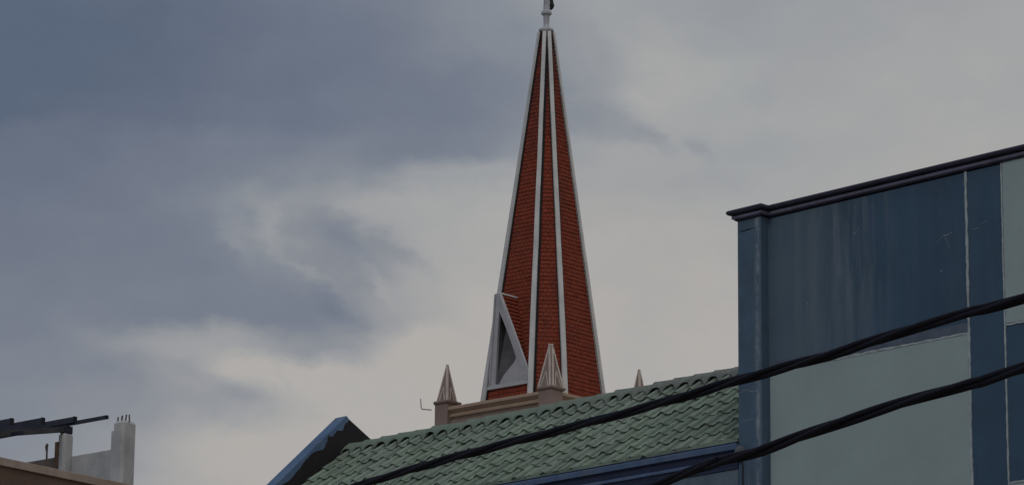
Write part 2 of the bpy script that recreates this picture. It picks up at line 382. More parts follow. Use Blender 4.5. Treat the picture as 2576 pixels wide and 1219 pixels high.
# ================================================================= HOUSE WITH GREEN TILED ROOF
GH = Frame('green_roofed_house', G0.x, G0.y, 46, 'house with weathered green tiled roof, blue topped gable parapet and blue eave moulding', 'house')
zE = G0.z                                             # eave height
TAN = .735; sq = math.sqrt(1 + TAN * TAN)
nrm = Vector((0, -TAN, 1)).normalized()
rp = GH.hit(873.6, 1135.2, (0, 0, zE), nrm)
sL = rp.x
CH = .322                                             # course length, in plan
NC = 7
YR = CH * NC - .04
print('roof left', sL, 'left corner y', rp.y, 'ridge y from px', GH.hit(1855, 948, (0, 0, zE), nrm).y, GH.hit(1200, 1072, (0, 0, zE), nrm).y, YR, 'zE', zE)
PW = .30
def moss_and_shade(n, co, c):
    uv = n.add('ShaderNodeTexCoord').outputs['UV']; uq, uf, _z = n.sep(uv)
    crest_light = n.mrange(n.math('ABSOLUTE', n.math('SUBTRACT', uq, .22)), .02, .10, .30, 0.)     # crest highlight painted as a pale line along each roll
    c = n.mix(n.math('MULTIPLY', crest_light, n.mrange(n.noise(co, 5, 4, .6), .3, .6, .3, 1.)), c, (.30, .36, .29))
    joint_shade = n.mrange(n.math('ABSOLUTE', n.math('SUBTRACT', uq, .43)), .015, .06, .6, 0.)   # shade at the foot of each roll painted as a dark line
    c = n.mix(n.math('MULTIPLY', joint_shade, n.mrange(n.noise(co, 8, 4, .6), .25, .55, .4, 1.)), c, (.03, .04, .032))
    ox, oy, oz = n.sep(co)                           # every tile has faded a little differently
    wn_ = n.add('ShaderNodeTexWhiteNoise', noise_dimensions='2D')
    n.put(wn_.inputs['Vector'], n.comb(n.math('FLOOR', n.math('DIVIDE', n.math('SUBTRACT', ox, sL + .01), PW)), n.math('FLOOR', n.math('DIVIDE', n.math('ADD', oy, .004), CH)), 0.))
    tv = n.mrange(wn_.outputs['Value'], 0., 1., .80, 1.18)
    c = n.mix(1., c, n.comb(tv, tv, n.math('MULTIPLY', tv, .98)), 'MULTIPLY')
    f = n.mrange(n.noise(co, 1.1, 6, .65), .5, .68, 0., .45); c = n.mix(f, c, (.20, .215, .19))
    f = n.mrange(n.noise(co, 4.5, 7, .7), .56, .68, 0., .5); c = n.mix(f, c, (.085, .12, .08))
    f = n.mrange(n.noise(co, 22, 5, .7), .60, .72, 0., .45); c = n.mix(f, c, (.30, .34, .29))
    x, y, z = n.sep(co)                              # greyer weathered tiles near the ridge
    f = n.math('MULTIPLY', n.mrange(y, YR - .6, YR + .1, 0., .5), n.mrange(n.noise(co, 2.5, 5, .7), .4, .6, 0., 1.))
    return n.mix(f, c, (.19, .18, .17))
m_tile = mat('green_roof_tile', (.152, .196, .146), .16, 6, .68, .35, 45, spec=.35, extra=moss_and_shade)
PW = .30
def hw(q):
    """tile section: a roll that swells up from the left and drops sharply into a shallow pan"""
    q %= 1
    if q < .36: return .034 * math.sin(math.pi * .5 * min(1, q / .26)) ** 1.3 if q < .26 else .034 * (1 - ((q - .26) / .10) ** 2 * .35)
    if q < .44: return .0221 - (q - .36) / .08 * .034
    return -.0119 - .010 * math.sin(math.pi * (q - .44) / .56) + .0119 * max(0, (q - .7) / .30) ** 1.6
tl = MB(); QS = [0, .05, .1, .15, .2, .26, .31, .36, .40, .44, .48, .52, .6, .7, .8, .88, .94, 1.0]; NQ = len(QS) - 1
ncol = int(-sL / PW) + 2
for j in range(-0, NC + 1):
    for i in range(ncol):
        x0 = sL + .01 + i * PW - (.0 if j % 2 == 0 else .0); jit = random.uniform(-.008, .008); lift = random.uniform(-.004, .006) + (.014 if random.random() < .08 else 0)
        slip = random.uniform(-.02, .02) - (.03 if random.random() < .06 else 0); tw = random.uniform(-.012, .012)
        rows = []
        for r_, fy in enumerate((0, 0., .5, 1.)):
            row = []
            for k in range(NQ + 1):
                q = QS[k]; x = x0 + q * PW * 1.03 + jit
                if x > .0: x = .0
                y = (j + fy) * CH + slip * (1 - fy) + (.0 if fy < 1 else .04)
                if j == NC: y = min(y, YR + .02)
                y = min(y, YR + .02)
                h = (hw(q) if q < 1 else 0) + .030 * (1 - fy) + lift + tw * (q - .5) + (.004 * (q > .92))
                if r_ == 0: h -= .034; y += .012
                base = Vector((x, y, zE + y * TAN)); row.append(base + nrm * h)
            rows.append(row)
        if rows[0][0].x >= -.005: continue
        ids = tl.grid(rows); nf = 3 * NQ
        for a_ in range(3):
            va, vb = (0, 0, .5, 1)[a_], (0, 0, .5, 1)[a_ + 1]
            for k in range(NQ): tl.uv[len(tl.f) - nf + a_ * NQ + k] = [(QS[k], va), (QS[k + 1], va), (QS[k + 1], vb), (QS[k], vb)]
tiles = tl.build('roof', m_tile, GH.o, smooth=True, recalc=False)
es = tiles.modifiers.new('split', 'EDGE_SPLIT'); es.split_angle = R(50)
# under-deck and back slope
b = MB(); b.prism([(sL, -.02, zE - .06 - .02 * TAN), (sL, YR, zE + YR * TAN - .06), (sL, 2 * YR + 1.5, zE - .06 - 1.5 * TAN)], (-sL - .01, 0, 0))
b.build('roof_deck', mat('roof_deck', (.05, .06, .05)), GH.o)
bk = MB(); rows = []
for yy, zz in ((YR, zE + YR * TAN + .03), (2 * YR + 1.6, zE + .03 - 1.6 * TAN)):
    rows.append([Vector((sL + k * .05, yy, zz + hw((k * .05 / PW) % 1))) for k in range(int(-sL / .05))])
bk.grid(rows); bk.build('rear_roof', m_tile, GH.o, recalc=False)
# ridge caps
rc = MB(); x = sL + .0; m_ridge = mat('ridge_cap_weathered', (.15, .15, .135), .25, 7, .85, .4, 30, extra=lambda n, co, c: n.mix(n.math('MULTIPLY', n.mrange(n.sep(co)[0], -6.5, -2.2, .85, .1), n.mrange(n.noise(co, 1.6, 5, .65), .3, .5, .2, 1.)), c, (.135, .18, .135)))
zR = zE + YR * TAN
L = .42
while x < -.02:
    up = random.uniform(-.010, .012); ya = random.uniform(-.016, .016); x1_ = min(x + L + .03, -.005); rows = []
    nn = 18
    for m_ in range(13):
        a_ = -1 + 2 * m_ / 12; row = []
        for k in range(nn + 1):
            f = k / nn; xx = x + (x1_ - x) * f
            ph = ((xx - sL - .01) / PW) % 1
            sc = .155 + .030 * math.sin(2 * math.pi * ph + 2.4) - .012 * f
            yy = a_ * sc
            hgt = .085 * math.sqrt(max(0, 1 - abs(a_) ** 2.2)) + .030 * (1 - f) ** 2
            zz = zR - abs(yy) * TAN * .98 + .012 + hgt * .62 + up + (.036 * math.sin(2 * math.pi * (ph + .02)) + .008 * math.sin(4 * math.pi * ph + 1)) * abs(a_) ** 1.5 + .051
            row.append(Vector((xx, YR + yy + ya, zz)))
        rows.append(row)
    # little down-turned lip at front and back
    lip = [p + Vector((0, .02, -.022)) for p in rows[0]]
    rc.grid(rows)
    rc.grid([[r[0] for r in rows], [r[0] + Vector((0, 0, -.03)) for r in rows]])
    x += L
o = rc.build('ridge_cap', m_ridge, GH.o, smooth=True, recalc=False); so_ = o.modifiers.new('thick', 'SOLIDIFY'); so_.thickness = .014; es = o.modifiers.new('split', 'EDGE_SPLIT'); es.split_angle = R(42)
# gable parapet standing above the roof's left end
th = .285
ax = GH.xp(872, 1044, sL); lf = GH.xp(622, 1285.5, sL); a2 = GH.xp(879.3, 1053.5, sL); rt = GH.xp(941.3, 1110.2, sL)
d_ = rt - a2; fr = a2 + d_ * 3.2
print('parapet', ax, lf, rt)
zlow = 0
poly = [lf, ax, a2, rt, fr, Vector((sL, fr.y, zlow)), Vector((sL, lf.y, zlow))]
edge = (ax - lf).normalized()                          # distance below the sloping top decides blue / tar
ey, ez = edge.y, edge.z
def tar(n, co, c):
    x, y, z = n.sep(co)
    dist = n.math('ADD', n.math('MULTIPLY', n.math('SUBTRACT', y, ax.y), ez), n.math('MULTIPLY', n.math('SUBTRACT', z, ax.z), -ey))
    wob = n.math('MULTIPLY', n.math('SUBTRACT', n.noise(n.comb(0., y, z), 2.6, 3, .45), .5), .32)
    dist = n.math('ADD', dist, wob)
    inner = n.math('GREATER_THAN', x, sL - .002)
    blk = n.math('MULTIPLY', inner, n.math('GREATER_THAN', dist, .085))
    nosl = n.math('GREATER_THAN', y, a2.y - .005)
    blk = n.math('MAXIMUM', blk, nosl)
    grime = n.mix(n.mrange(n.noise(co, 9, 7, .7), .55, .75, 0., .6), (.011, .009, .011), (.042, .036, .036))
    edgem = n.mrange(n.math('ABSOLUTE', n.math('SUBTRACT', x, sL - th)), .0, .045, .75, 0.)
    c = n.mix(edgem, c, (.085, .08, .12))
    return n.mix(blk, c, grime)
m_par = mat('parapet_blue_and_tar', (.075, .125, .215), .16, 2.2, .7, .3, 30, stain=(.13, .175, .22), stain_amt=.6, stain_scale=2.6, extra=tar)
b = MB(); b.prism(poly, (-th, 0, 0)); b.build('gable_parapet', m_par, GH.o, bevel=.012)
# eave: blue fascia, dark cove, ledge
m_fas = mat('eave_blue', (.082, .130, .225), .14, 4, .5, .1, 20, stain=(.16, .17, .2), stain_amt=.4, stain_scale=3)
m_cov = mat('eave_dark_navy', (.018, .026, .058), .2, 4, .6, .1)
def run(prof, m, name, x0=None, x1=-.0, bev=.004):
    b = MB(); b.sweep([(x0 if x0 is not None else sL - th, 0), (x1, 0)], [(o, zE + z) for o, z in prof]); return b.build(name, m, GH.o, bevel=bev)
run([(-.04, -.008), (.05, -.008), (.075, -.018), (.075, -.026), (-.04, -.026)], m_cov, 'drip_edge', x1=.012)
b = MB(); b.box(sL, -.004, -.03, .045, zE - .006, zE + .052); b.build('eave_filler', m_tile, GH.o)
run([(-.04, -.028), (.065, -.028), (.072, -.05), (.058, -.118), (-.04, -.118)], m_fas, 'fascia', x1=.002)
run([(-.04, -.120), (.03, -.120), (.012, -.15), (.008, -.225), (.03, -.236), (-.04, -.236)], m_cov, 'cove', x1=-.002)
run([(-.04, -.238), (.038, -.238), (.050, -.25), (.044, -.285), (-.04, -.285)], m_fas, 'ledge', x1=-.006)
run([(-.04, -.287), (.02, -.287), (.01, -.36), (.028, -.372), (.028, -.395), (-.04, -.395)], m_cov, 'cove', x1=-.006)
m_low = mat('house_wall_blue_grey', (.10, .135, .165), .15, 2, .8, .2, 30, streak=.35, stain=(.16, .19, .21), stain_amt=.4)
b = MB(); b.box(sL - th + .02, -.003, -.01, 2 * YR + 1, 0, zE - .397)
b.build('wall', m_low, GH.o)
b = MB(); b.tube([(.075, -.035, zE - .08), (.06, -.03, zE - .15), (.03, -.02, zE - .24), (.07, -.015, zE - .30)], .05, 8, rr=[.05, .085, .07, .03])
b.build('mortar_patch', mat('mortar', (.095, .105, .12), .2, 10, .9, .5), GH.o, smooth=True)
b = MB(); b.box(.075, .095, -.02, .004, 0, zE - .33); b.build('seam_strip', mat('seam_dark', (.03, .035, .04)), GH.o)  # dark strip added in place of the vertical seam gap

# ================================================================= CHURCH TOWER
CY = 105.0
near = at(1385, 968, CY)
cu = Vector((math.cos(R(-41.3)), math.sin(R(-41.3)))); cv = Vector((-cu.y, cu.x)); HS = 2.1
cx = near.x - cu.x * HS + cv.x * HS; cy = near.y - cu.y * HS + cv.y * HS
CT = Frame('church_tower', cx, cy, 41.3, 'church tower with slender red shingled spire, white ribs and beige pinnacled parapet', 'church tower')
zcap = CT.z(HS, -HS, 975)                              # cap top level
print('cap z', zcap, CT.z(-HS, -HS, 1014))
m_stone = mat('beige_render', (.25, .182, .150), .1, 1.5, .85, .15, 15, stain=(.2, .155, .13), stain_amt=.5, stain_scale=1.2)
m_mould = mat('beige_moulding', (.35, .25, .18), .1, 2, .85, .15, 15)
m_rib = mat('white_rib_paint', (.53, .52, .50), .1, 1.6, .8, .12, 12, streak=.25)
m_light = mat('pinnacle_paint', (.52, .44, .385), .1, 3, .8, .1, 15)
b = MB(); I_ = HS + .10; b.box(-I_, I_, -I_, I_, 0, zcap - .42); b.build('tower_wall', m_stone, CT.o)
pt = zcap - .10
prof = [(-.25, -.42), (.0, -.42), (.0, -.33), (.035, -.32), (.05, -.29), (.05, -.255), (.01, -.235), (.01, -.19), (.035, -.18), (.10, -.12), (.13, -.10), (.13, -.02), (.10, 0), (-.25, 0)]
prof = [(o, z + pt) for o, z in prof]
q = HS + .10
b = MB(); b.sweep([(-q, -q), (q, -q), (q, q), (-q, q), (-q, -q)], prof); b.build('parapet_moulding', m_mould, CT.o)
def pyramid_ribbed(cx_, cy_, half, h, z0, double, name, lab):
    """ribbed stone pinnacle on its post"""
    post = MB(); ph = .26; post.box(cx_ - ph, cx_ + ph, cy_ - ph, cy_ + ph, zcap - 2.2, z0 - .10)
    po = post.build('post', m_stone, CT.o, bevel=.01)
    cp = MB(); ch_ = .325
    cp.sweep([(cx_ - ph, cy_ - ph), (cx_ + ph, cy_ - ph), (cx_ + ph, cy_ + ph), (cx_ - ph, cy_ + ph), (cx_ - ph, cy_ - ph)],
             [(-.1, z0 - .10), (.0, z0 - .10), (.03, z0 - .09), (.065, z0 - .05), (.065, z0), (-.1, z0)])
    cp.box(cx_ - .2, cx_ + .2, cy_ - .2, cy_ + .2, z0 - .05, z0 + .004)
    pn = MB(); tp = .05 if double else .006
    def ring(hh, zz, n=0): return [Vector((cx_ + sx_ * hh, cy_ + sy_ * hh, zz)) for sx_, sy_ in ((-1, -1), (1, -1), (1, 1), (-1, 1))]
    A = ring(half, z0); B_ = ring(tp, z0 + h)
    A0 = ring(half, z0 - .02)
    for k in range(4):
        pn.face([A[k], A[(k + 1) % 4], B_[(k + 1) % 4], B_[k]]); pn.face([A0[k], A0[(k + 1) % 4], A[(k + 1) % 4], A[k]])
    pn.face(B_)
    p = pn.build('pinnacle', m_stone, CT.o); p['label'] = lab
    cp.build('cap', m_stone, p, bevel=.006)
    rb = MB(); w = .050 if double else .035
    for k in range(4):                                # light ribs along both edges of each face, and a gablet
        a0, a1, t0, t1 = A[k], A[(k + 1) % 4], B_[k], B_[(k + 1) % 4]
        n_ = (a1 - a0).cross(t0 - a0).normalized(); e = (a1 - a0).normalized()
        for s0, s1, sg in ((a0, t0, 1), (a1, t1, -1)):
            off = .030 if double else -.0
            lo = s0 + e * sg * (off + w / 2); hi = s1 + e * sg * min(off + w / 2, tp + .004); hi = hi + (hi - lo) * (.05 if double else 0)
            rb.bar(lo + n_ * .012, hi + n_ * .012, w, .034, n_)
        mid0 = a0 + (a1 - a0) * .24; mid1 = a0 + (a1 - a0) * .76; top = (a0 + a1) / 2 + ((t0 + t1) / 2 - (a0 + a1) / 2) * .38
        rb.bar(mid0 + n_ * .01, top + n_ * .01, .028, .03, n_); rb.bar(mid1 + n_ * .01, top + n_ * .01, .028, .03, n_)
    rb.build('rib', m_light, p)
pyramid_ribbed(HS, -HS, .285, CT.z(HS, -HS, 870) - zcap, zcap, True, '', 'broad pinnacle in front of the spire with doubled ribs')
zl = CT.z(-HS, -HS, 1011)
pyramid_ribbed(-HS, -HS, .215, CT.z(-HS, -HS, 917) - zl, zl, False, '', 'slim pointed pinnacle at the left corner')
pyramid_ribbed(HS, HS, .215, CT.z(HS, HS, 929) - zcap, zcap, False, '', 'slim pointed pinnacle rising behind the green roof')
pyramid_ribbed(-HS, HS, .215, 1.05, zcap, False, '', None) if False else None
b = MB(); A = CT.yp(1085, 1030, -HS - .2); B_ = CT.yp(1060, 1029, -HS - .2); C_ = CT.yp(1058, 1002, -HS - .2)
b.tube([A, B_ + Vector((.06, 0, 0)), B_ + Vector((.015, 0, .02)), B_ + Vector((-.01, 0, .07)), C_], .018, 8); b.build('bent_pipe', mat('pipe_grey', (.3, .3, .3)), CT.o, smooth=True)

# spire: square with cut corners
m_base_z = CT.z(0, -1.55, 1003) - .35; ztop = CT.z(0, 0, 84)
zb0 = CT.z(0, -1.55, 1003)
h0, w0, tp = 1.675, .935, .118
def octo(f):                                           # f=0 base (zb0), 1 top
    s_ = 1 + (tp - 1) * f; h, w = h0 * s_, w0 * s_
    z = zb0 + (ztop - zb0) * f
    return [Vector(p) for p in ((-w, -h, z), (w, -h, z), (h, -w, z), (h, w, z), (w, h, z), (-w, h, z), (-h, w, z), (-h, -w, z))]
f0 = -.35 / (ztop - zb0)
m_sh = bpy.data.materials.new('red_shingles'); m_sh.use_nodes = True; n = NT(m_sh.node_tree); bs = m_sh.node_tree.nodes['Principled BSDF']
tc = n.add('ShaderNodeTexCoord'); br = n.add('ShaderNodeTexBrick'); br.offset = .5
n.put(br.inputs['Vector'], tc.outputs['UV']); br.inputs['Scale'].default_value = 1
br.inputs['Brick Width'].default_value = .16; br.inputs['Row Height'].default_value = .13; br.inputs['Mortar Size'].default_value = .010; br.inputs['Mortar Smooth'].default_value = .4
br.inputs['Color1'].default_value = (.245, .052, .027, 1); br.inputs['Color2'].default_value = (.185, .039, .023, 1); br.inputs['Mortar'].default_value = (.115, .030, .019, 1)
ob = tc.outputs['Object']
c = n.mix(n.mrange(n.noise(ob, 1.3, 5, .6), .35, .7, 0., .5), br.outputs[0], (.215, .054, .033))
c = n.mix(n.mrange(n.noise(ob, 5, 7, .72), .50, .70, 0., .55), c, (.075, .020, .014))
c = n.mix(n.mrange(n.noise(n.vm('MULTIPLY', ob, (1, 1, .25)), 2.4, 5, .6), .5, .72, 0., .5), c, (.12, .04, .03))
c = n.mix(n.mrange(n.noise(ob, 9, 6, .7), .66, .74, 0., .4), c, (.27, .14, .11))
x_, y_, z_ = n.sep(ob)                                  # sooty weathering towards the tip
c = n.mix(n.math('MULTIPLY', n.mrange(z_, ztop - 4.2, ztop - .4, 0., .8), n.mrange(n.noise(ob, 3.5, 5, .65), .35, .62, 0., 1.)), c, (.045, .03, .034))
n.put(bs.inputs['Base Color'], c); bs.inputs['Roughness'].default_value = .8; bs.inputs['Specular IOR Level'].default_value = .06
bn = n.add('ShaderNodeBump'); bn.inputs['Strength'].default_value = .8; bn.inputs['Distance'].default_value = .03
n.put(bn.inputs['Height'], n.math('ADD', n.math('MULTIPLY', br.outputs['Fac'], -1.), n.math('MULTIPLY', n.noise(ob, 9, 4, .6), .9))); n.put(bs.inputs['Normal'], bn.outputs[0])
sp = MB(); NR = int((ztop - m_base_z) / .13)
for r_ in range(NR):
    fa = f0 + (1 - f0) * r_ / NR; fb = f0 + (1 - f0) * (r_ + 1) / NR; A, B_ = octo(fa), octo(fb)
    for k in range(8):
        a0, a1, b0, b1 = A[k], A[(k + 1) % 8], B_[k], B_[(k + 1) % 8]
        out = (a1 - a0).cross(Vector((0, 0, 1))).normalized() * .010
        seg = 6; wd = (a1 - a0).length; row0, row1, row2 = [], [], []
        for i in range(seg + 1):
            f = i / seg; j_ = Vector((0, 0, random.uniform(-.012, .012))); jo = random.uniform(.6, 1.4)
            row0.append(a0.lerp(a1, f) + j_); row1.append(a0.lerp(a1, f) + out * jo + j_); row2.append(b0.lerp(b1, f))
        va = r_ * .13; L_ = [(i / seg - .5) * wd + k * .37 for i in range(seg + 1)]
        for i in range(seg):
            sp.face([row1[i], row1[i + 1], row2[i + 1], row2[i]], [(L_[i], va), (L_[i + 1], va), (L_[i + 1], va + .13), (L_[i], va + .13)])
            sp.face([row0[i], row0[i + 1], row1[i + 1], row1[i]], [(L_[i], va), (L_[i + 1], va), (L_[i + 1], va + .004), (L_[i], va + .004)])
spire = sp.build('spire', m_sh, CT.o, recalc=False)
m_rib_shadow = mat('painted_rib_shadow', (.012, .011, .014), .2, 8, .9, 0)  # near-black for the strips that imitate shadow beside the ribs
A, B_ = octo(f0), octo(1)
for k in range(8):
    b = MB(); a_, t_ = A[k], B_[k]; ctr = Vector((0, 0, a_.z)); o1 = (A[k] - A[k - 1]).cross(Vector((0, 0, 1))).normalized(); o2 = (A[(k + 1) % 8] - A[k]).cross(Vector((0, 0, 1))).normalized()
    o_ = (o1 + o2).normalized(); N_ = 14; rows = []
    d = (t_ - a_).normalized(); sd_ = d.cross(o_).normalized()
    for i in range(N_ + 1):
        f = i / N_; p = a_.lerp(t_, f); w = .084 * (1 - f) + .058 * f; w *= random.uniform(.96, 1.04); dp = .075 * (1 - f) + .05 * f
        jx = random.uniform(-.006, .006)
        rows.append([p - sd_ * (w - jx) - o_ * .06, p - sd_ * (w - jx) + o_ * dp, p + sd_ * (w + jx) + o_ * dp, p + sd_ * (w + jx) - o_ * .06])
    b.grid(rows); rbo = b.build('spire_rib', m_rib, CT.o, recalc=False)
    j = MB()  # dark strips standing in for the rib's shadow line, wider on one side
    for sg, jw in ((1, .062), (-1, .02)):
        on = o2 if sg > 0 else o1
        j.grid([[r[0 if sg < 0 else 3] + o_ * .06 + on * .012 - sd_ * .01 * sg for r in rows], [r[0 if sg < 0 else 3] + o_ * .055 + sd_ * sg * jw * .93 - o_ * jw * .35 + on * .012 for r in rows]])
    j.build('rib_shadow_strip', m_rib_shadow, rbo, recalc=False)
# finial: neck with two ring mouldings
def lathe(pr, seg=20):
    b = MB(); rows = [[Vector((r * math.cos(2 * math.pi * k / seg), r * math.sin(2 * math.pi * k / seg), z)) for k in range(seg + 1)] for r, z in pr]; b.grid(rows); return b
m_fin = mat('finial_paint', (.40, .40, .42), .15, 4, .7, .15, 15, streak=.4)
zt = lambda py: CT.z(0, 0, py)
fin = lathe([(.19, zt(90)), (.19, zt(84)), (.20, zt(82)), (.235, zt(81)), (.245, zt(78)), (.235, zt(75)), (.15, zt(73)), (.115, zt(71)), (.095, zt(68)), (.092, zt(62)), (.098, zt(44)), (.105, zt(40)),
             (.12, zt(38)), (.165, zt(37)), (.17, zt(33)), (.16, zt(30)), (.11, zt(28)), (.10, zt(24)), (.092, zt(0)), (.085, zt(-60)), (.13, zt(-64)), (.13, zt(-74)), (.03, zt(-95)), (0, zt(-96))])
fo = fin.build('finial', m_fin, CT.o, smooth=True); e = fo.modifiers.new('s', 'EDGE_SPLIT'); e.split_angle = R(50)
# dark fitting clamped to the finial
cam_l = CT.I.to_3x3() @ Vector((1, 0, 0)); sidev = cam_l.normalized()
b = MB(); b.tube([sidev * .15 + Vector((0, 0, zt(-26))), sidev * .15 + Vector((0, 0, zt(0))), sidev * .165 + Vector((0, 0, zt(8))), sidev * .175 + Vector((0, 0, zt(14))), sidev * .165 + Vector((0, 0, zt(20))), sidev * .13 + Vector((0, 0, zt(25)))], .06, 9, rr=[.05, .055, .06, .078, .06, .03])
b.build('black_fitting', mat('black_metal', (.008, .008, .012), .2, 8, .6, .1), fo, smooth=True)

# dormer on the street-side face of the spire, leaning out at its top
def face_y(z): f = (z - zb0) / (ztop - zb0); return -h0 * (1 + (tp - 1) * f)
zs = CT.z(0, face_y(zb0 + .4), 967); by = face_y(zs) - .03
ay = -2.08; za = CT.z(0, ay, 738)
Bc = Vector((0, by, zs)); Ac = Vector((0, ay, za)); pn_ = (Ac - Bc).cross(Vector((1, 0, 0))).normalized()
if pn_.y > 0: pn_ = -pn_
def dz(X, Y): return CT.hit((1850 + X / 2.217) / 1.565, (1050 + Y / 2.216) / 1.565, Bc, pn_)
outer = [Vector((-.76, by, zs)), Vector((.78, by, zs)), dz(505, 900), dz(262, 232), dz(222, 232), dz(182, 620)]
print('dormer', outer, face_y(za))
inner = [dz(*p) for p in ((256, 385), (240, 600), (222, 1022), (255, 1024), (272, 985), (300, 935), (345, 880), (385, 830), (403, 790), (385, 730), (340, 600), (295, 480))]
m_dorm = mat('dormer_grey_paint', (.41, .405, .42), .08, 2.5, .75, .12, 14, streak=.2)
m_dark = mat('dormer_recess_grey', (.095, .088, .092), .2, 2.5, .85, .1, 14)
def plate(outer, inner, off, m, name, parent):
    bm = bmesh.new(); es_ = []
    for loop in (outer, inner):
        vs = [bm.verts.new(p) for p in loop]
        es_ += [bm.edges.new((vs[i], vs[(i + 1) % len(vs)])) for i in range(len(vs))]
    bmesh.ops.triangle_fill(bm, use_beauty=True, use_dissolve=False, edges=es_)
    r = bmesh.ops.extrude_face_region(bm, geom=list(bm.faces)); bmesh.ops.translate(bm, vec=off, verts=[v for v in r['geom'] if isinstance(v, bmesh.types.BMVert)])
    bmesh.ops.recalc_face_normals(bm, faces=bm.faces)
    me = bpy.data.meshes.new(name); bm.to_mesh(me); bm.free(); me.materials.append(m); o = bpy.data.objects.new(name, me); COL.objects.link(o); o.parent = parent; return o
dm = plate(outer, inner, -pn_ * .09, m_dorm, 'dormer', CT.o)
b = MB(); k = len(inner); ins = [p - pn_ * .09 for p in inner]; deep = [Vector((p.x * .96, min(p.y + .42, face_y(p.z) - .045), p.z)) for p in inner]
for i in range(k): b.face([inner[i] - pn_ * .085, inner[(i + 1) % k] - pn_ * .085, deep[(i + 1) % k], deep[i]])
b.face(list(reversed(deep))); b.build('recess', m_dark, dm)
b = MB(); lo = Vector((-.80, by - .03, zs - .055)); b.box(-.80, .82, by - .05, by + .12, zs - .075, zs + .03); b.build('sill', m_dorm, dm, bevel=.008)
# raised rim along the outer edges of the front
b = MB()
b.bar(Vector((-.74, by, zs)) + pn_ * .01, dz(224, 240) + pn_ * .01, .05, .05, pn_); b.bar(Vector((.76, by, zs)) + pn_ * .01, dz(262, 240) + pn_ * .01, .05, .05, pn_)
b.build('rim', m_dorm, dm)
apexb = Vector((0, face_y(za) + .04, za + .0)); rid_f = (dz(262, 232) + dz(222, 232)) / 2 - pn_ * .09
b = MB(); R1 = Vector((.76, by + .05, zs)); L1 = Vector((-.74, by + .05, zs)); Rb = Vector((.86, face_y(zs) + .12, zs)); Lb = Vector((-.86, face_y(zs) + .12, zs))
nn = 22
def shing(Pf, Pb, Tf, Tb):
    for i in range(nn):
        f, g_ = i / nn, (i + 1) / nn; a0, a1, b0, b1 = Pf.lerp(Tf, f), Pb.lerp(Tb, f), Pf.lerp(Tf, g_), Pb.lerp(Tb, g_)
        no = (a1 - a0).cross(b0 - a0).normalized(); no = no if no.z > 0 or abs(no.z) < .01 else -no
        no = no * .03; v0 = i * .13; wd = (a1 - a0).length
        b.face([a0 + no, a1 + no, b1, b0], [(0, v0), (wd, v0), (wd, v0 + .13), (0, v0 + .13)]); b.face([a0, a1, a1 + no, a0 + no], [(0, v0), (wd, v0), (wd, v0 + .003), (0, v0 + .003)])
shing(R1, Rb, rid_f, apexb); shing(L1, Lb, rid_f, apexb); b.build('roof', m_sh, dm, recalc=False)
b = MB(); b.bar(rid_f + Vector((0, 0, .02)), apexb + Vector((0, 0, .02)), .07, .05); b.build('ridge', m_rib, dm)

# ================================================================= UNFINISHED ROOFTOP (left)
LY = 48.0
Lp = at(161.5, 1120, LY)
UF = Frame('unfinished_building', Lp.x, Lp.y, 41, 'unfinished grey concrete rooftop with rebar topped columns and a dark steel roof frame', 'building')
m_conc = mat('raw_concrete', (.41, .405, .40), .1, 2.2, .9, .25, 20, stain=(.22, .22, .225), stain_amt=.5, stain_scale=2)
m_concd = mat('stained_concrete', (.15, .125, .11), .2, 3, .9, .25, 20)
m_steel = mat('dark_steel', (.032, .034, .05), .25, 6, .5, .1, metal=.2)
m_reb = mat('rusty_rebar', (.10, .085, .08), .3, 30, .8, .3)
def col(x, ytop, wx, wy, bev=.03, lab=None):
    z1 = UF.z(x, 0, ytop); b = MB()
    b.box(x - wx, x, 0, wy, 3, z1); o = b.build('concrete_post', m_conc, UF.o, bevel=bev, segs=1)
    if lab: o['label'] = lab
    return o, z1
p1, z1 = col(0, 1085.5, .152, .185, .035, 'shorter post carrying the steel frame')
b = MB(); b.box(-.152 - .03, -.10, -.008, .06, 3, z1 - .12); b.build('formwork_board', mat('brown_board', (.12, .075, .05), .3, 8), p1)
x2_ = UF.yp(310.2, 1060, 0).x
p2, z2 = col(x2_, 1054, .215, .26, .035, 'taller post topped with bare rebar')
b = MB(); b.box(x2_ - .233, x2_ - .10, .006, .2, 3, z2 - .13); b.build('render_layer', m_conc, p2)
for px, hh in ((296.3, 15), (306.3, 17), (316, 18), (326, 16)):
    f = (px - 280) / 62
    b = MB()
    xx = UF.yp(px, 1050, .11).x; zz = z2 - .02; lean = random.uniform(-.006, .006)
    b.tube([(xx, .11, zz), (xx + lean, .11, zz + .06), (xx + lean * 2, .112, zz + .02 + hh * .0053)], .0105 if px != 306.3 else .013, 8); b.build('rebar', m_reb, p2)
zw = (UF.yp(185, 1146.7, .15).z + UF.yp(278, 1129.6, .15).z) / 2
b = MB(); b.box(.001, x2_ - .236, .14, .30, 3, zw); b.build('low_wall', m_conc, UF.o, bevel=.006)
zwA = UF.yp(138, 1149, .05).z
b = MB(); b.box(-3, -.154, .05, .25, 3, zwA); w_ = b.build('low_wall', m_concd, UF.o, bevel=.006); w_['label'] = 'darker brown stained stretch of low wall'
b = MB(); b.box(-3, x2_ - .01, .31, 6, 3, zwA - 1.3); b.build('roof_slab', m_conc, UF.o)
b = MB(); b.box(-3, x2_ - .01, .02, 6, 0, 3.02); b.build('wall', m_conc, UF.o)
q0 = UF.yp(117.6, 1152, .12); b = MB()
b.tube([(q0.x, .12, q0.z - .05), (q0.x - .004, .12, q0.z + .09), (q0.x - .012, .12, q0.z + .14), (q0.x - .012, .12, q0.z + .18), (q0.x + .006, .12, q0.z + .205)], .016, 8, rr=[.013, .013, .02, .022, .012])
b.build('rebar', m_reb, UF.o, smooth=True)
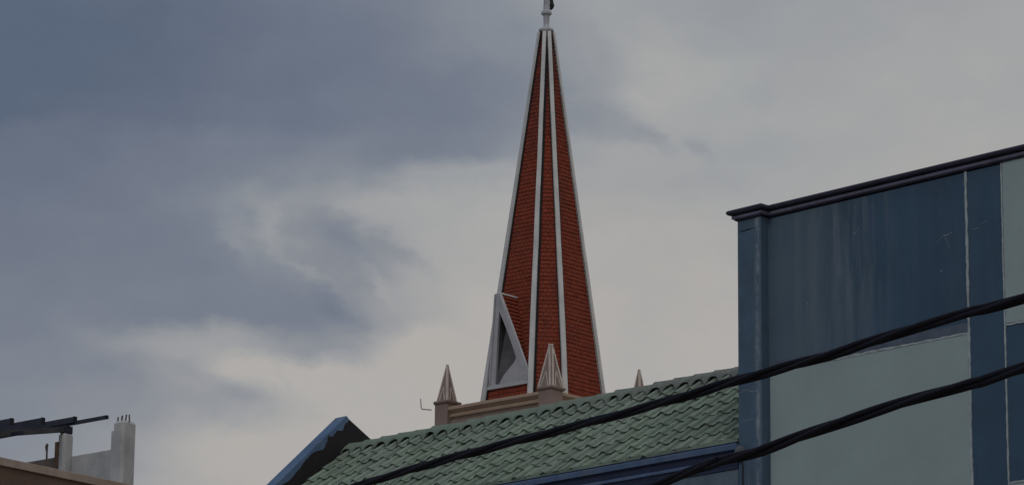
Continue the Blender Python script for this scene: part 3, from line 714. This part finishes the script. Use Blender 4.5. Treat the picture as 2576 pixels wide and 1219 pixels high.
# steel frame on post 1
rf = bpy.data.objects.new('roof_frame', None); COL.objects.link(rf); rf.parent = UF.o
dark = MB(); dark.box(-.13, -.015, .03, .16, z1 - .005, z1 + .10); dark.build('bracket', m_steel, rf, bevel=.005)
# each purlin: right end pixel and top-edge pixel y; they climb along the rafter
for i, (ex, ey, hh) in enumerate(((185.5, 1046.8, .080), (105.0, 1049.5, .085), (26.5, 1050.8, .085))):
    d = .05 - .62 * i; e = UF.yp(ex, ey, d)
    b = MB(); x_e = e.x; b.prism([(x_e, d, e.z), (x_e, d + .05, e.z), (x_e, d + .05, e.z - .012), (x_e, d + .008, e.z - .012), (x_e, d + .008, e.z - hh), (x_e, d, e.z - hh)], (-4, 0, 0))
    b.build('purlin', m_steel, rf)
    b = MB(); b.box(x_e - .004, x_e + .006, d - .004, d + .06, e.z - hh - .004, e.z + .006); b.build('end_plate', mat('black_steel', (.012, .012, .02), .2) if i == 0 else bpy.data.materials['black_steel'], rf)
e = UF.yp(268.4, 1048.2, .10); b = MB(); b.bar((e.x, .10, e.z), (e.x - 4, .10, e.z), .046, .046); b.build('tube_beam', m_steel, rf)
b = MB(); b.bar((e.x - .002, .10, e.z), (e.x + .012, .10, e.z), .05, .05); b.build('end_cap', bpy.data.materials['black_steel'], rf)
a_ = UF.hit(160, 1079, (-.08, 0, 0), (1, 0, 0)); b_ = UF.hit(0, 1090, (-.08, 0, 0), (1, 0, 0))
b = MB(); dd = (b_ - a_); b.bar(a_ + Vector((0, .0, .0)), a_ + dd * 1.6, .07, .078); b.build('rafter', mat('grey_steel', (.05, .05, .055), .2, 5, .6), rf)
l0 = UF.yp(60, 1086, -.9); b = MB(); b.bar((l0.x, -.9, l0.z), (l0.x - 3, -.9, l0.z), .04, .05); b.build('purlin', m_steel, rf)

# ================================================================= BROWN BUILDING (lower left corner)
q1 = at(0, 1147.5, 36)
BR = Frame('brown_building', q1.x, q1.y, 39, 'brown rendered building edge with lighter roof slab rim in the lower left corner', 'building')
zt_ = q1.z
m_br = mat('brown_rim', (.30, .235, .19), .14, 3, .85, .25, 20, stain=(.2, .15, .12), stain_amt=.5)
m_brd = mat('dark_brown_wall', (.115, .072, .052), .14, 1.5, .85, .2, 20)
b = MB(); b.box(-6, 0, -3, 9, zt_ - .085, zt_); b.build('roof_slab', m_br, BR.o, bevel=.006)
b = MB(); b.box(-6, -.03, -2.97, 8.97, 0, zt_ - .087); b.build('wall', m_brd, BR.o)

# ================================================================= CABLES
m_cab = mat('black_cable_rubber', (.009, .008, .013), .3, 20, .7, .1, spec=.14)
def cable(pts, DL, DR, r, off, pitch, label, ph0):
    """twisted bundle of three insulated wires; pts are picture points lying in one vertical plane"""
    A = at(*pts[0], DL); B_ = at(*pts[-1], DR); nrm_ = Vector((B_.y - A.y, -(B_.x - A.x), 0))
    P = []
    for px, py in pts:
        r_ = ray(px, py); P.append(CAM + r_ * ((A - CAM).dot(nrm_) / r_.dot(nrm_)))
    P = [P[0] + (P[0] - P[1]).normalized() * 18 + Vector((0, 0, -.6)), P[0] + (P[0] - P[1]).normalized() * 6 + Vector((0, 0, -.05))] + P + [P[-1] + (P[-1] - P[-2]).normalized() * k + Vector((0, 0, .02 * k)) for k in (2, 4.5)]
    # catmull-rom resample
    out = []
    for i in range(len(P) - 1):
        p0, p1_, p2_, p3 = P[max(i - 1, 0)], P[i], P[i + 1], P[min(i + 2, len(P) - 1)]
        n = max(2, int((p2_ - p1_).length / .05))
        for k in range(n):
            s_ = k / n; out.append(.5 * ((2 * p1_) + (p2_ - p0) * s_ + (2 * p0 - 5 * p1_ + 4 * p2_ - p3) * s_ ** 2 + (3 * p1_ - p0 - 3 * p2_ + p3) * s_ ** 3))
    root = bpy.data.objects.new('power_cable', None); COL.objects.link(root); root.location = out[0]; tag(root, label, 'cable', 'twisted black power cables crossing the view')
    d = (out[-1] - out[0]).normalized(); X = d.cross(Vector((0, 0, 1))).normalized(); Yv = X.cross(d); Ls = 0; ac = []
    for i, p in enumerate(out):
        if i: Ls += (p - out[i - 1]).length
        ac.append(Ls)
    for s_ in range(3):
        q = []
        for p, l in zip(out, ac):
            a = 2 * math.pi * (l / pitch + .05 * math.sin(l * 1.7)) + 2 * math.pi * s_ / 3 + ph0
            o_ = off * (1 + .12 * math.sin(l * 2.3 + s_)); q.append(p + (X * math.cos(a) + Yv * math.sin(a)) * o_ - out[0])
        b = MB(); b.tube(q, r, 8); b.build('wire', m_cab, root, smooth=True)
cable([(905, 1219), (1200, 1134), (1500, 1057), (1700, 1002), (1900, 944), (2100, 889), (2300, 825), (2440, 786), (2576, 749)], 17, 11.5, .0108, .0102, 1.9, 'upper black twisted cable crossing the green roof and blue wall', .4)
cable([(1640, 1224), (1780, 1170), (1920, 1130), (2100, 1066), (2300, 1004), (2440, 965), (2576, 924)], 13.5, 11, .0108, .0102, 1.9, 'lower black twisted cable crossing only the blue building and eave', 1.4)
